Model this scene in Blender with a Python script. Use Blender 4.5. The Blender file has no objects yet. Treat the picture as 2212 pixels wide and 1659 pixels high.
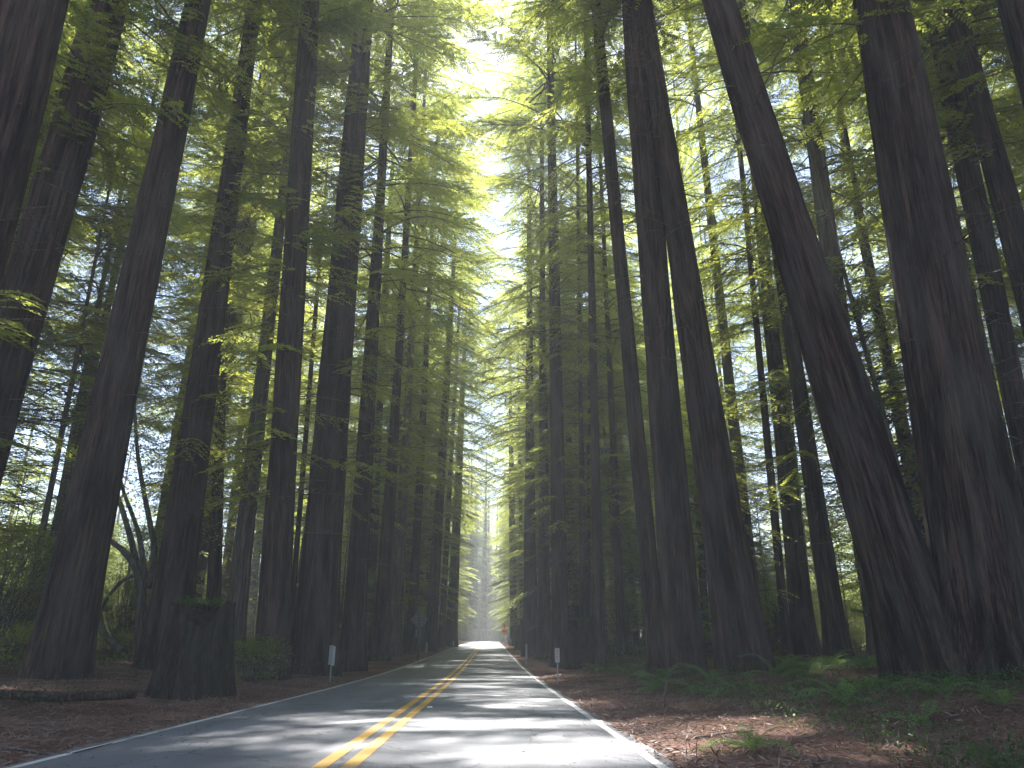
import bpy, math, random
import numpy as np
from mathutils import Vector, Matrix, Quaternion

R = math.radians
scene = bpy.context.scene
C = scene.collection

# ------------------------------------------------------------------ camera, sky, sun, exposure
PITCH, CAM_Z, FPX = 20.1, 1.15, 1562.0
cam_d = bpy.data.cameras.new('camera'); cam = bpy.data.objects.new('camera', cam_d); C.objects.link(cam)
cam.location = (0, 0, CAM_Z); cam.rotation_euler = (R(90 + PITCH), 0, 0)
cam_d.sensor_width = 36; cam_d.lens = 36 * FPX / 2212.0
cam_d.clip_start = 0.05; cam_d.clip_end = 6000
scene.camera = cam

SUN_EL, SUN_AZ = 53.0, -4.0          # azimuth from +Y, positive to the right
world = bpy.data.worlds.new('World'); scene.world = world; world.use_nodes = True
wn, wl = world.node_tree.nodes, world.node_tree.links
sky = wn.new('ShaderNodeTexSky'); sky.sky_type = 'NISHITA'; sky.sun_disc = False
sky.sun_elevation = R(SUN_EL); sky.sun_rotation = R(SUN_AZ); sky.dust_density = 0.4; sky.ozone_density = 1.5
wl.new(sky.outputs[0], wn['Background'].inputs[0]); wn['Background'].inputs[1].default_value = 0.055
sd = Vector((math.sin(R(SUN_AZ)) * math.cos(R(SUN_EL)), math.cos(R(SUN_AZ)) * math.cos(R(SUN_EL)), math.sin(R(SUN_EL))))
sun_d = bpy.data.lights.new('sun', 'SUN'); sun_d.energy = 5.0; sun_d.angle = R(0.53); sun_d.color = (1, .97, .92)
sun = bpy.data.objects.new('sun', sun_d); C.objects.link(sun); sun.rotation_euler = sd.to_track_quat('Z', 'Y').to_euler()
scene.view_settings.view_transform = 'Standard'; scene.view_settings.look = 'None'
scene.view_settings.gamma = 1; scene.view_settings.use_curve_mapping = False
scene.view_settings.exposure = 2.4
scene.render.engine = 'CYCLES'
cy = scene.cycles
cy.max_bounces = 7; cy.diffuse_bounces = 4; cy.glossy_bounces = 2; cy.transmission_bounces = 4
cy.volume_bounces = 1; cy.transparent_max_bounces = 4
cy.use_denoising = True
try: cy.denoiser = 'OPENIMAGEDENOISE'; cy.denoising_prefilter = 'ACCURATE'
except Exception: pass
cy.sample_clamp_indirect = 6.0
HAZE_DENSITY = 0.0015

# ------------------------------------------------------------------ helpers
_cp, _sp = math.cos(R(PITCH)), math.sin(R(PITCH))
def at(px, py, Y):
    """world point that a pixel of the photograph (2212 wide) shows at the distance Y down the road"""
    u = (px - 1106) / FPX; v = (829.5 - py) / FPX
    t = Y / (_cp - v * _sp)
    return Vector((u * t, Y, CAM_Z + t * (_sp + v * _cp))), t
def smooth(a, b, x):
    t = np.clip((x - a) / (b - a), 0, 1); return t * t * (3 - 2 * t)
_cy = np.array([-400, 0, 175, 200, 230, 260, 300, 340, 2500.])
_cx = np.array([9.6, -1.55, -6.45, -6.3, -4.0, 1.5, 13., 28., 28.])
def xc(Y):
    Y = np.asarray(Y, float)
    o = np.zeros_like(Y)
    for d in (-12, -6, 0, 6, 12): o = o + np.interp(Y + d, _cy, _cx)
    return o / 5
def zr(Y):
    Y = np.asarray(Y, float)
    a = np.where(Y < 20, 0, np.where(Y < 50, .0186 * (Y - 20) ** 2 / 60, .279 + .0186 * (Y - 50)))
    return np.where(Y > 170, 2.511 + .5 * (1 - np.exp(-(Y - 170) / 30.)), a)
HALF = 3.4
_rg = np.random.default_rng(5)
_G = _rg.random((256, 256))
def vnoise(x, y):
    x = np.asarray(x, float); y = np.asarray(y, float)
    xi, yi = np.floor(x).astype(int), np.floor(y).astype(int); fx, fy = x - xi, y - yi
    fx = fx * fx * (3 - 2 * fx); fy = fy * fy * (3 - 2 * fy)
    g = lambda a, b: _G[a % 256, b % 256]
    return (g(xi, yi) * (1 - fx) + g(xi + 1, yi) * fx) * (1 - fy) + (g(xi, yi + 1) * (1 - fx) + g(xi + 1, yi + 1) * fx) * fy
def gz(x, Y):
    x = np.asarray(x, float); Y = np.asarray(Y, float)
    u = x - xc(Y); d = np.abs(u) - HALF
    z = zr(Y) - .16 + .135 * smooth(-.5, -.12, d) + .09 * smooth(.1, 1.4, d) + np.where(u < 0, .42, .5) * smooth(1.2, 9, d)
    amp = smooth(.25, 2.5, d)
    z = z + amp * (.28 * (vnoise(x * .16 + 9, Y * .16) - .5) + .12 * (vnoise(x * .7, Y * .7) - .5)) + smooth(0, .8, d) * .05 * (vnoise(x * 2.6, Y * 2.6) - .5)
    return z + .9 * smooth(25, 90, d) * (vnoise(x * .03, Y * .03) - .2)

def mesh_np(name, V, F, mat, smooth_=False, tint=None):
    """F: (n,3) or (n,4) int array"""
    me = bpy.data.meshes.new(name); V = np.asarray(V, np.float32); F = np.asarray(F, np.int32)
    k = F.shape[1]; n = len(F)
    me.vertices.add(len(V)); me.vertices.foreach_set('co', V.ravel())
    me.loops.add(n * k); me.loops.foreach_set('vertex_index', F.ravel())
    me.polygons.add(n); me.polygons.foreach_set('loop_start', np.arange(n, dtype=np.int32) * k)
    if smooth_: me.polygons.foreach_set('use_smooth', np.ones(n, bool))
    if tint is not None:
        a = me.attributes.new('tint', 'FLOAT', 'POINT'); a.data.foreach_set('value', np.asarray(tint, np.float32))
    me.update(calc_edges=True)
    me.materials.append(mat); return me
def obj(name, me, parent=None, loc=None, kind=None):
    o = bpy.data.objects.new(name, me); C.objects.link(o)
    if parent is not None: o.parent = parent
    if loc is not None: o.location = loc
    if kind: o['kind'] = kind
    return o
def empty(name, loc): 
    o = bpy.data.objects.new(name, None); C.objects.link(o); o.location = loc; o.empty_display_size = .3; return o
def tag(o, label, cat, group=None):
    o['label'] = label; o['category'] = cat
    if group: o['group'] = group
    return o

class MB:
    """collects pieces into one polygon soup"""
    def __init__(s): s.V, s.F, s.n = [], [], 0
    def add(s, V, F):
        s.V.append(np.asarray(V, float)); s.F.append(np.asarray(F, int) + s.n); s.n += len(V)
    def box(s, c, h, rot=None):
        P = np.array([[x, y, z] for x in (-1, 1) for y in (-1, 1) for z in (-1, 1)], float) * np.array(h)
        if rot is not None: P = P @ np.array(rot.to_matrix()).T
        s.add(P + np.array(c), [[0, 1, 3, 2], [4, 6, 7, 5], [0, 4, 5, 1], [2, 3, 7, 6], [0, 2, 6, 4], [1, 5, 7, 3]])
    def tube(s, pts, rad, seg=7, rough=0, rng=None):
        pts = np.asarray(pts, float); n = len(pts)
        T = np.gradient(pts, axis=0); T /= np.linalg.norm(T, axis=1)[:, None] + 1e-9
        ref = np.where(np.abs(T[:, 2:3]) > .9, np.array([[1., 0, 0]]), np.array([[0, 0, 1.]]))
        A = np.cross(ref, T); A /= np.linalg.norm(A, axis=1)[:, None]; B = np.cross(T, A)
        th = np.linspace(0, 2 * math.pi, seg, endpoint=False); rad = np.broadcast_to(np.asarray(rad, float), (n,))
        rr = rad[:, None] * np.ones((1, seg))
        if rough: rr = rr * (1 + rough * (rng.random((n, seg)) - .5))
        P = pts[:, None] + rr[..., None] * (A[:, None] * np.cos(th)[None, :, None] + B[:, None] * np.sin(th)[None, :, None])
        i = np.arange(n - 1)[:, None] * seg; j = np.arange(seg)[None]; j2 = (j + 1) % seg
        F = np.stack([i + j, i + j2, i + seg + j2, i + seg + j], -1).reshape(-1, 4)
        V = P.reshape(-1, 3)
        e0, e1 = len(V), len(V) + 1
        V = np.vstack([V, pts[:1], pts[-1:]])
        caps = [[(k + 1) % seg, k, e0, e0] for k in range(seg)] + [[(n - 1) * seg + k, (n - 1) * seg + (k + 1) % seg, e1, e1] for k in range(seg)]
        s.add(V, F); s.tri = getattr(s, 'tri', []); 
        base = s.n - len(V); s.tri += [[base + c[0], base + c[1], base + c[2]] for c in caps]
    def mesh(s, name, mat, smooth_=True):
        me = bpy.data.meshes.new(name); V = np.vstack(s.V)
        F = [tuple(f) for a in s.F for f in a.tolist()] + [tuple(t) for t in getattr(s, 'tri', [])]
        me.from_pydata(V.tolist(), [], F); me.update(); me.materials.append(mat)
        if smooth_: me.polygons.foreach_set('use_smooth', np.ones(len(me.polygons), bool))
        return me

# ------------------------------------------------------------------ materials
def mat(name):
    m = bpy.data.materials.new(name); m.use_nodes = True; nt = m.node_tree
    return m, nt.nodes, nt.links, nt.nodes['Principled BSDF']
def N(nodes, t, **kw):
    n = nodes.new(t)
    for k, v in kw.items():
        if k.startswith('i_'): n.inputs[k[2:].replace('_', ' ')].default_value = v
        else: setattr(n, k, v)
    return n
def ramp(nodes, stops):
    n = nodes.new('ShaderNodeValToRGB'); e = n.color_ramp.elements
    while len(e) < len(stops): e.new(.5)
    for x, (p, c) in zip(e, stops): x.position = p; x.color = (*c, 1)
    return n

def bark(name, cols, zs=.05, bump=.9, moss=0.0):
    m, n, l, p = mat(name)
    tc = N(n, 'ShaderNodeTexCoord'); mp = N(n, 'ShaderNodeMapping'); mp.inputs['Scale'].default_value = (1, 1, zs)
    oi = N(n, 'ShaderNodeObjectInfo'); vm = N(n, 'ShaderNodeVectorMath', operation='SCALE'); vm.inputs[0].default_value = (37, 91, 53)
    ad = N(n, 'ShaderNodeVectorMath', operation='ADD')
    l.new(oi.outputs['Random'], vm.inputs['Scale']); l.new(tc.outputs['Object'], mp.inputs[0]); l.new(mp.outputs[0], ad.inputs[0]); l.new(vm.outputs[0], ad.inputs[1])
    fib = N(n, 'ShaderNodeTexNoise', i_Scale=22.0, i_Detail=5.0, i_Roughness=.7); l.new(ad.outputs[0], fib.inputs[0])
    big = N(n, 'ShaderNodeTexNoise', i_Scale=4.5, i_Detail=4.0, i_Roughness=.6); l.new(ad.outputs[0], big.inputs[0])
    mp3 = N(n, 'ShaderNodeMapping'); mp3.inputs['Scale'].default_value = (1, 1, .22); l.new(tc.outputs['Object'], mp3.inputs[0])
    pat = N(n, 'ShaderNodeTexNoise', i_Scale=1.6, i_Detail=6.0, i_Roughness=.62); l.new(mp3.outputs[0], pat.inputs[0])
    mx = N(n, 'ShaderNodeMath', operation='MULTIPLY_ADD'); mx.inputs[1].default_value = .55; l.new(fib.outputs[0], mx.inputs[0]); 
    m2 = N(n, 'ShaderNodeMath', operation='MULTIPLY'); m2.inputs[1].default_value = .45; l.new(big.outputs[0], m2.inputs[0]); l.new(m2.outputs[0], mx.inputs[2])
    rp = ramp(n, [(.40, cols[0]), (.5, cols[1]), (.61, cols[2])]); l.new(mx.outputs[0], rp.inputs[0])
    mix = N(n, 'ShaderNodeMix', data_type='RGBA', blend_type='MIX')
    rp2 = ramp(n, [(.46, (0, 0, 0)), (.62, (1, 1, 1))]); l.new(pat.outputs[0], rp2.inputs[0])
    f = N(n, 'ShaderNodeMath', operation='MULTIPLY'); f.inputs[1].default_value = .5; l.new(rp2.outputs[0], f.inputs[0])
    l.new(f.outputs[0], mix.inputs[0]); l.new(rp.outputs[0], mix.inputs[6]); mix.inputs[7].default_value = (*cols[3], 1)
    l.new(mix.outputs[2], p.inputs['Base Color']); p.inputs['Roughness'].default_value = .95; p.inputs['Specular IOR Level'].default_value = .2
    b = N(n, 'ShaderNodeBump'); b.inputs['Strength'].default_value = bump; b.inputs['Distance'].default_value = .11
    l.new(mx.outputs[0], b.inputs['Height']); l.new(b.outputs[0], p.inputs['Normal'])
    return m
M_BARK = bark('redwood_bark', [(.008, .005, .004), (.032, .020, .015), (.10, .064, .047), (.078, .07, .06)])
M_BARKG = bark('grey_bark', [(.04, .032, .027), (.10, .082, .068), (.2, .175, .15), (.09, .11, .06)])
M_TWIG = bark('dead_twig_bark', [(.05, .038, .03), (.10, .08, .065), (.19, .16, .13), (.1, .1, .07)], zs=1, bump=.3)
M_STUMP = bark('weathered_stump_wood', [(.010, .008, .006), (.032, .023, .018), (.07, .052, .04), (.03, .036, .018)], zs=.2)

def leafmat(name, dif, tra, var=.5, mixf=.5, tra2=None):
    m, n, l, p = mat(name); n.remove(p); out = n['Material Output']
    at_ = N(n, 'ShaderNodeAttribute', attribute_name='tint'); oi = N(n, 'ShaderNodeObjectInfo')
    s = N(n, 'ShaderNodeMath', operation='MULTIPLY_ADD'); s.inputs[1].default_value = .35; l.new(oi.outputs['Random'], s.inputs[0])
    s0 = N(n, 'ShaderNodeMath', operation='MULTIPLY'); s0.inputs[1].default_value = .65; l.new(at_.outputs['Fac'], s0.inputs[0]); l.new(s0.outputs[0], s.inputs[2])
    tra2 = tra2 or tuple(c * q for c, q in zip(tra, (1.35, 1.15, .9)))
    lo = lambda c: tuple(x * (1 - var) for x in c)
    rd = ramp(n, [(0.05, lo(dif)), (.95, tuple(c * (1 + var * .5) for c in dif))]); rt = ramp(n, [(0.05, lo(tra)), (.6, tra), (1, tra2)])
    l.new(s.outputs[0], rd.inputs[0]); l.new(s.outputs[0], rt.inputs[0])
    d = N(n, 'ShaderNodeBsdfDiffuse'); t = N(n, 'ShaderNodeBsdfTranslucent'); g = N(n, 'ShaderNodeBsdfGlossy'); g.inputs['Roughness'].default_value = .45
    g.inputs[0].default_value = (.5, .5, .5, 1)
    l.new(rd.outputs[0], d.inputs[0]); l.new(rt.outputs[0], t.inputs[0])
    ms = N(n, 'ShaderNodeMixShader'); ms.inputs[0].default_value = mixf; l.new(d.outputs[0], ms.inputs[1]); l.new(t.outputs[0], ms.inputs[2])
    m3 = N(n, 'ShaderNodeMixShader'); m3.inputs[0].default_value = .05; l.new(ms.outputs[0], m3.inputs[1]); l.new(g.outputs[0], m3.inputs[2])
    l.new(m3.outputs[0], out.inputs[0]); return m
M_LEAF = leafmat('redwood_needles', (.075, .10, .035), (.47, .53, .09), .58, .58, (.68, .68, .11))
M_BROAD = leafmat('broad_leaves', (.08, .12, .03), (.42, .50, .08), .4, .55)
M_FERN = leafmat('fern_fronds', (.09, .17, .055), (.26, .42, .09), .4, .45)
M_COVER = leafmat('forest_groundcover', (.045, .085, .028), (.13, .22, .045), .5, .4)
M_DUFF = leafmat('needle_litter', (.30, .195, .155), (.02, .01, .008), .55, .08)

def ground_mat():
    m, n, l, p = mat('forest_duff')
    tc = N(n, 'ShaderNodeTexCoord')
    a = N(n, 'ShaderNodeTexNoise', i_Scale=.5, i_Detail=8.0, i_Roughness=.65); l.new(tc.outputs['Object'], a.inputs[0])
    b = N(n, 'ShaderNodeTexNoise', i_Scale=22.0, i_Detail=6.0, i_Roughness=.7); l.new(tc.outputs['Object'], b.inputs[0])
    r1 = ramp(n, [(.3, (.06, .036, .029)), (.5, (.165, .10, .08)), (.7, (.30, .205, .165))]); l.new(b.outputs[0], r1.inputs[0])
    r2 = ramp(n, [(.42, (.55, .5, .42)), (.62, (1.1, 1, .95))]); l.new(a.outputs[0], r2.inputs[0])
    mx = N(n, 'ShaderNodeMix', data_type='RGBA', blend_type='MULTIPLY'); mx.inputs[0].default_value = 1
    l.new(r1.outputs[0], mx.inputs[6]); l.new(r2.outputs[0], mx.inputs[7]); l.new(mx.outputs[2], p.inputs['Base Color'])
    p.inputs['Roughness'].default_value = 1; p.inputs['Specular IOR Level'].default_value = .1
    bp = N(n, 'ShaderNodeBump'); bp.inputs['Strength'].default_value = .9; bp.inputs['Distance'].default_value = .04
    l.new(b.outputs[0], bp.inputs['Height']); l.new(bp.outputs[0], p.inputs['Normal']); return m
M_GROUND = ground_mat()

def asphalt_mat():
    m, n, l, p = mat('worn_asphalt')
    tc = N(n, 'ShaderNodeTexCoord')
    a = N(n, 'ShaderNodeTexNoise', i_Scale=70.0, i_Detail=3.0, i_Roughness=.7); l.new(tc.outputs['Object'], a.inputs[0])
    mp = N(n, 'ShaderNodeMapping'); mp.inputs['Scale'].default_value = (1, .12, 1); l.new(tc.outputs['Object'], mp.inputs[0])
    b = N(n, 'ShaderNodeTexNoise', i_Scale=1.2, i_Detail=5.0); l.new(mp.outputs[0], b.inputs[0])
    r1 = ramp(n, [(.25, (.08, .081, .09)), (.5, (.145, .148, .162)), (.75, (.25, .252, .268))]); l.new(a.outputs[0], r1.inputs[0])
    r2 = ramp(n, [(.35, (.78, .78, .8)), (.65, (1.08, 1.08, 1.08))]); l.new(b.outputs[0], r2.inputs[0])
    mx = N(n, 'ShaderNodeMix', data_type='RGBA', blend_type='MULTIPLY'); mx.inputs[0].default_value = 1
    l.new(r1.outputs[0], mx.inputs[6]); l.new(r2.outputs[0], mx.inputs[7]); l.new(mx.outputs[2], p.inputs['Base Color'])
    vo = N(n, 'ShaderNodeTexVoronoi', feature='DISTANCE_TO_EDGE', i_Scale=.55); nz = N(n, 'ShaderNodeTexNoise', i_Scale=1.5, i_Detail=6.0); l.new(tc.outputs['Object'], nz.inputs[0])
    va = N(n, 'ShaderNodeMix', data_type='RGBA', blend_type='LINEAR_LIGHT'); va.inputs[0].default_value = .35; l.new(tc.outputs['Object'], va.inputs[6]); l.new(nz.outputs['Color'], va.inputs[7]); l.new(va.outputs[2], vo.inputs[0])
    rc = ramp(n, [(.004, (.35, .35, .35)), (.014, (1, 1, 1))]); l.new(vo.outputs['Distance'], rc.inputs[0])
    mc = N(n, 'ShaderNodeMix', data_type='RGBA', blend_type='MULTIPLY'); mc.inputs[0].default_value = .8; l.new(mx.outputs[2], mc.inputs[6]); l.new(rc.outputs[0], mc.inputs[7]); l.new(mc.outputs[2], p.inputs['Base Color'])
    p.inputs['Roughness'].default_value = .62; p.inputs['Specular IOR Level'].default_value = .4
    bp = N(n, 'ShaderNodeBump'); bp.inputs['Strength'].default_value = .55; bp.inputs['Distance'].default_value = .006
    l.new(a.outputs[0], bp.inputs['Height']); l.new(bp.outputs[0], p.inputs['Normal']); return m
M_ROAD = asphalt_mat()
def paint(name, col, wear, rough=.55):
    m, n, l, p = mat(name)
    tc = N(n, 'ShaderNodeTexCoord')
    a = N(n, 'ShaderNodeTexNoise', i_Scale=28.0, i_Detail=8.0, i_Roughness=.75); l.new(tc.outputs['Object'], a.inputs[0])
    b = N(n, 'ShaderNodeTexNoise', i_Scale=.9, i_Detail=3.0); l.new(tc.outputs['Object'], b.inputs[0])
    ad = N(n, 'ShaderNodeMath', operation='ADD'); l.new(a.outputs[0], ad.inputs[0]); l.new(b.outputs[0], ad.inputs[1])
    r1 = ramp(n, [(wear, (.17, .165, .16)), (wear + .1, col)]); 
    h = N(n, 'ShaderNodeMath', operation='MULTIPLY'); h.inputs[1].default_value = .5; l.new(ad.outputs[0], h.inputs[0]); l.new(h.outputs[0], r1.inputs[0])
    l.new(r1.outputs[0], p.inputs['Base Color']); p.inputs['Roughness'].default_value = rough; return m
M_YEL = paint('yellow_road_paint', (.62, .33, .035), .36)
M_WHT = paint('worn_white_road_paint', (.6, .59, .56), .38)
def plain(name, col, rough=.5, metal=0, scale=30., amt=.25):
    m, n, l, p = mat(name)
    tc = N(n, 'ShaderNodeTexCoord'); a = N(n, 'ShaderNodeTexNoise', i_Scale=scale, i_Detail=4.0); l.new(tc.outputs['Object'], a.inputs[0])
    r = ramp(n, [(.3, tuple(c * (1 - amt) for c in col)), (.7, col)]); l.new(a.outputs[0], r.inputs[0]); l.new(r.outputs[0], p.inputs['Base Color'])
    p.inputs['Roughness'].default_value = rough; p.inputs['Metallic'].default_value = metal; return m
M_MARK = plain('dusty_white_plate', (.36, .35, .33), .6)
M_AMBER = plain('amber_reflector', (.55, .13, .06), .3)
M_STEEL = plain('galvanised_steel', (.28, .28, .28), .5, .7)
M_ALU = plain('bare_aluminium_sign_back', (.16, .15, .14), .6, .2)
M_POST = plain('timber_post', (.11, .08, .06), .9)
M_ORANGE = plain('orange_sign_sheet', (.9, .30, .05), .5, 0, 30, .08)
M_BLACK = plain('black_sign_print', (.02, .02, .02), .6)
M_RPM = plain('white_ceramic_marker', (.7, .7, .68), .35)

# ------------------------------------------------------------------ ground and road
def strip(us, Ys, zf, name, m, smooth_=True):
    U, YY = np.meshgrid(us, Ys); X = U + xc(YY); Z = zf(X, YY, U)
    V = np.stack([X, YY, Z], -1).reshape(-1, 3); nx = len(us); ny = len(Ys)
    i = (np.arange(ny - 1)[:, None] * nx + np.arange(nx - 1)[None]).ravel()
    return mesh_np(name, V, np.stack([i, i + 1, i + nx + 1, i + nx], -1), m, smooth_)
ug = np.r_[-2000, -900, -400, -200, -130, np.arange(-100, -30, 3.), np.arange(-30, -12, .8), np.arange(-12, 12, .25), np.arange(12, 30, .8), np.arange(30, 100, 3.), 130, 200, 400, 900, 2000]
Yg = np.r_[-400, -200, -90, -40, -20, np.arange(-10, 4, .8), np.arange(4, 40, .25), np.arange(40, 90, .7), np.arange(90, 360, 3.), 400, 500, 700, 1100, 2200]
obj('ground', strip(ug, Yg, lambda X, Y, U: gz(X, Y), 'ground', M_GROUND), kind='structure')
Yr = np.r_[np.arange(-30, 60, 1.), np.arange(60, 340, 2.)]
crown_z = lambda U, Y: zr(Y) + .035 * (1 - (U / HALF) ** 2) 
def road_edge():
    # ragged shoulder edge
    us = np.array([-HALF - .22, -HALF - .1, -2.4, -1.2, 0, 1.2, 2.4, HALF + .1, HALF + .22]); U, YY = np.meshgrid(us, np.r_[np.arange(-30, 60, .25), np.arange(60, 340, 1.)])
    rag = .12 * (vnoise(YY * 1.3, U * 0 + 3 + np.sign(U) * 7) - .5) * (np.abs(U) > 3.45)
    X = U + xc(YY) + rag * np.sign(U); Z = crown_z(np.clip(U, -HALF, HALF), YY); Z[:, 0] -= .09; Z[:, -1] -= .09
    V = np.stack([X, YY, Z], -1).reshape(-1, 3); nx = len(us); ny = U.shape[0]
    i = (np.arange(ny - 1)[:, None] * nx + np.arange(nx - 1)[None]).ravel()
    return mesh_np('road', V, np.stack([i, i + 1, i + nx + 1, i + nx], -1), M_ROAD, True)
road = obj('road', road_edge(), kind='structure')
for u0, nm, w, m in ((-.145, 'yellow_line', .08, M_YEL), (.145, 'yellow_line', .08, M_YEL), (-3.33, 'edge_line', .055, M_WHT), (3.33, 'edge_line', .06, M_WHT)):
    obj(nm, strip(np.linspace(u0 - w, u0 + w, 3), Yr, lambda X, Y, U: crown_z(U, Y) + .006, nm, m), road)
# raised pavement markers beside the double line
def rpm_mesh():
    b = MB(); P = []
    for (hx, hy, z) in ((.055, .055, 0), (.045, .03, .02)): P += [[-hx, -hy, z], [hx, -hy, z], [hx, hy, z], [-hx, hy, z]]
    b.add(P, [[4, 5, 6, 7], [0, 1, 5, 4], [1, 2, 6, 5], [2, 3, 7, 6], [3, 0, 4, 7], [3, 2, 1, 0]]); return b.mesh('pavement_marker', M_RPM, False)
rpm = rpm_mesh()
places = ['nearest the camera', 'second from the camera', 'third from the camera', 'fourth from the camera', 'fifth from the camera']
for i, Y in enumerate((15.9, 24.0, 32.0, 40.0, 48.0)):
    o = obj('pavement_marker', rpm, loc=(float(xc(Y)) + .34, Y, float(crown_z(.34, Y)) + .004))
    tag(o, 'small white raised marker right of the double yellow line, ' + places[i], 'road marker', 'raised markers along the yellow line')

# ------------------------------------------------------------------ trunks
def trunk_mesh(name, r0, r1, H, m, seed, seg=56, rings=70, flare=.55, bend=0.0, broken=None, lobes=7, prof=None):
    g = np.random.default_rng(seed); t = np.r_[np.linspace(0, .12, rings // 3), np.linspace(.13, 1, rings - rings // 3)]
    z = -1.0 + (H + 1.0) * t; hh = np.clip(z, 0, None)
    Rz = r1 + (r0 - r1) * (1 - hh / H) ** 1.05
    if prof: Rz = np.interp(hh, [p[0] for p in prof], [p[1] for p in prof])
    fl = np.exp(-hh / (1.1 * r0 + .4)) * flare * .62 + np.exp(-hh / (4 * r0 + 1)) * .07
    th = np.linspace(0, 2 * math.pi, seg, endpoint=False)[None]; zz = z[:, None]
    ph = g.random(6) * 6.28
    lobe = .5 * np.sin(lobes * th + ph[0] + .12 * zz) + .35 * np.sin((lobes - 3) * th + ph[1] - .05 * zz) + .3 * np.sin(3 * th + ph[2])
    k = 2 * 9; ang = th / (2 * math.pi)
    f1 = vnoise(ang * 26 % 26 + seed * 3, zz * .25 + seed) ; f1b = vnoise((ang * 26 + 26) % 26 + seed * 3, zz * .25 + seed)
    ridge = np.abs(np.sin(th * max(9, int(r0 * 20)) + 3 * vnoise(np.cos(th) * 2 + 5 + seed, zz * .22 + np.sin(th) * 2))) - .6
    ridge2 = vnoise(np.cos(th) * 7 + 20 + seed, np.sin(th) * 7 + zz * .35) - .5
    rr = Rz[:, None] * (1 + fl[:, None] * (1 + .55 * lobe) + .035 * lobe) + np.minimum(.065, Rz[:, None] * .09) * ridge + np.minimum(.10, Rz[:, None] * .13) * ridge2
    X = rr * np.cos(th) + bend * np.sin(zz / H * 2.4) ; Y = rr * np.sin(th) + bend * .6 * np.sin(zz / H * 3.1 + 1)
    Z = np.broadcast_to(zz, rr.shape).copy()
    if broken is not None:
        top = H + broken * (vnoise(np.cos(th) * 2.2 + seed, np.sin(th) * 2.2 + 4) - .6) * 2
        Z = np.where(t[:, None] > .8, np.minimum(Z, top) , Z)
    V = np.stack([X, Y, Z], -1)
    n = len(z); V = V.reshape(-1, 3)
    if broken is not None:   # hollowed broken top
        last = V[-seg:]; ring2 = last * np.array([.72, .72, 1]) + np.array([0, 0, -.28]); c = ring2.mean(0, keepdims=True) + [[0, 0, .1]]
        V = np.vstack([V, ring2]); n += 1
    i = np.arange(n - 1)[:, None] * seg; j = np.arange(seg)[None]; j2 = (j + 1) % seg
    F = np.stack([i + j, i + j2, i + seg + j2, i + seg + j], -1).reshape(-1, 4)
    top = np.array([[(n - 1) * seg + a, (n - 1) * seg + a + 1, (n - 1) * seg + (seg - 2 - a), (n - 1) * seg + (seg - 1 - a)] for a in range(seg // 2 - 1)])
    F = np.vstack([F, top])
    return mesh_np(name, V, F, m, True)

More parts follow.
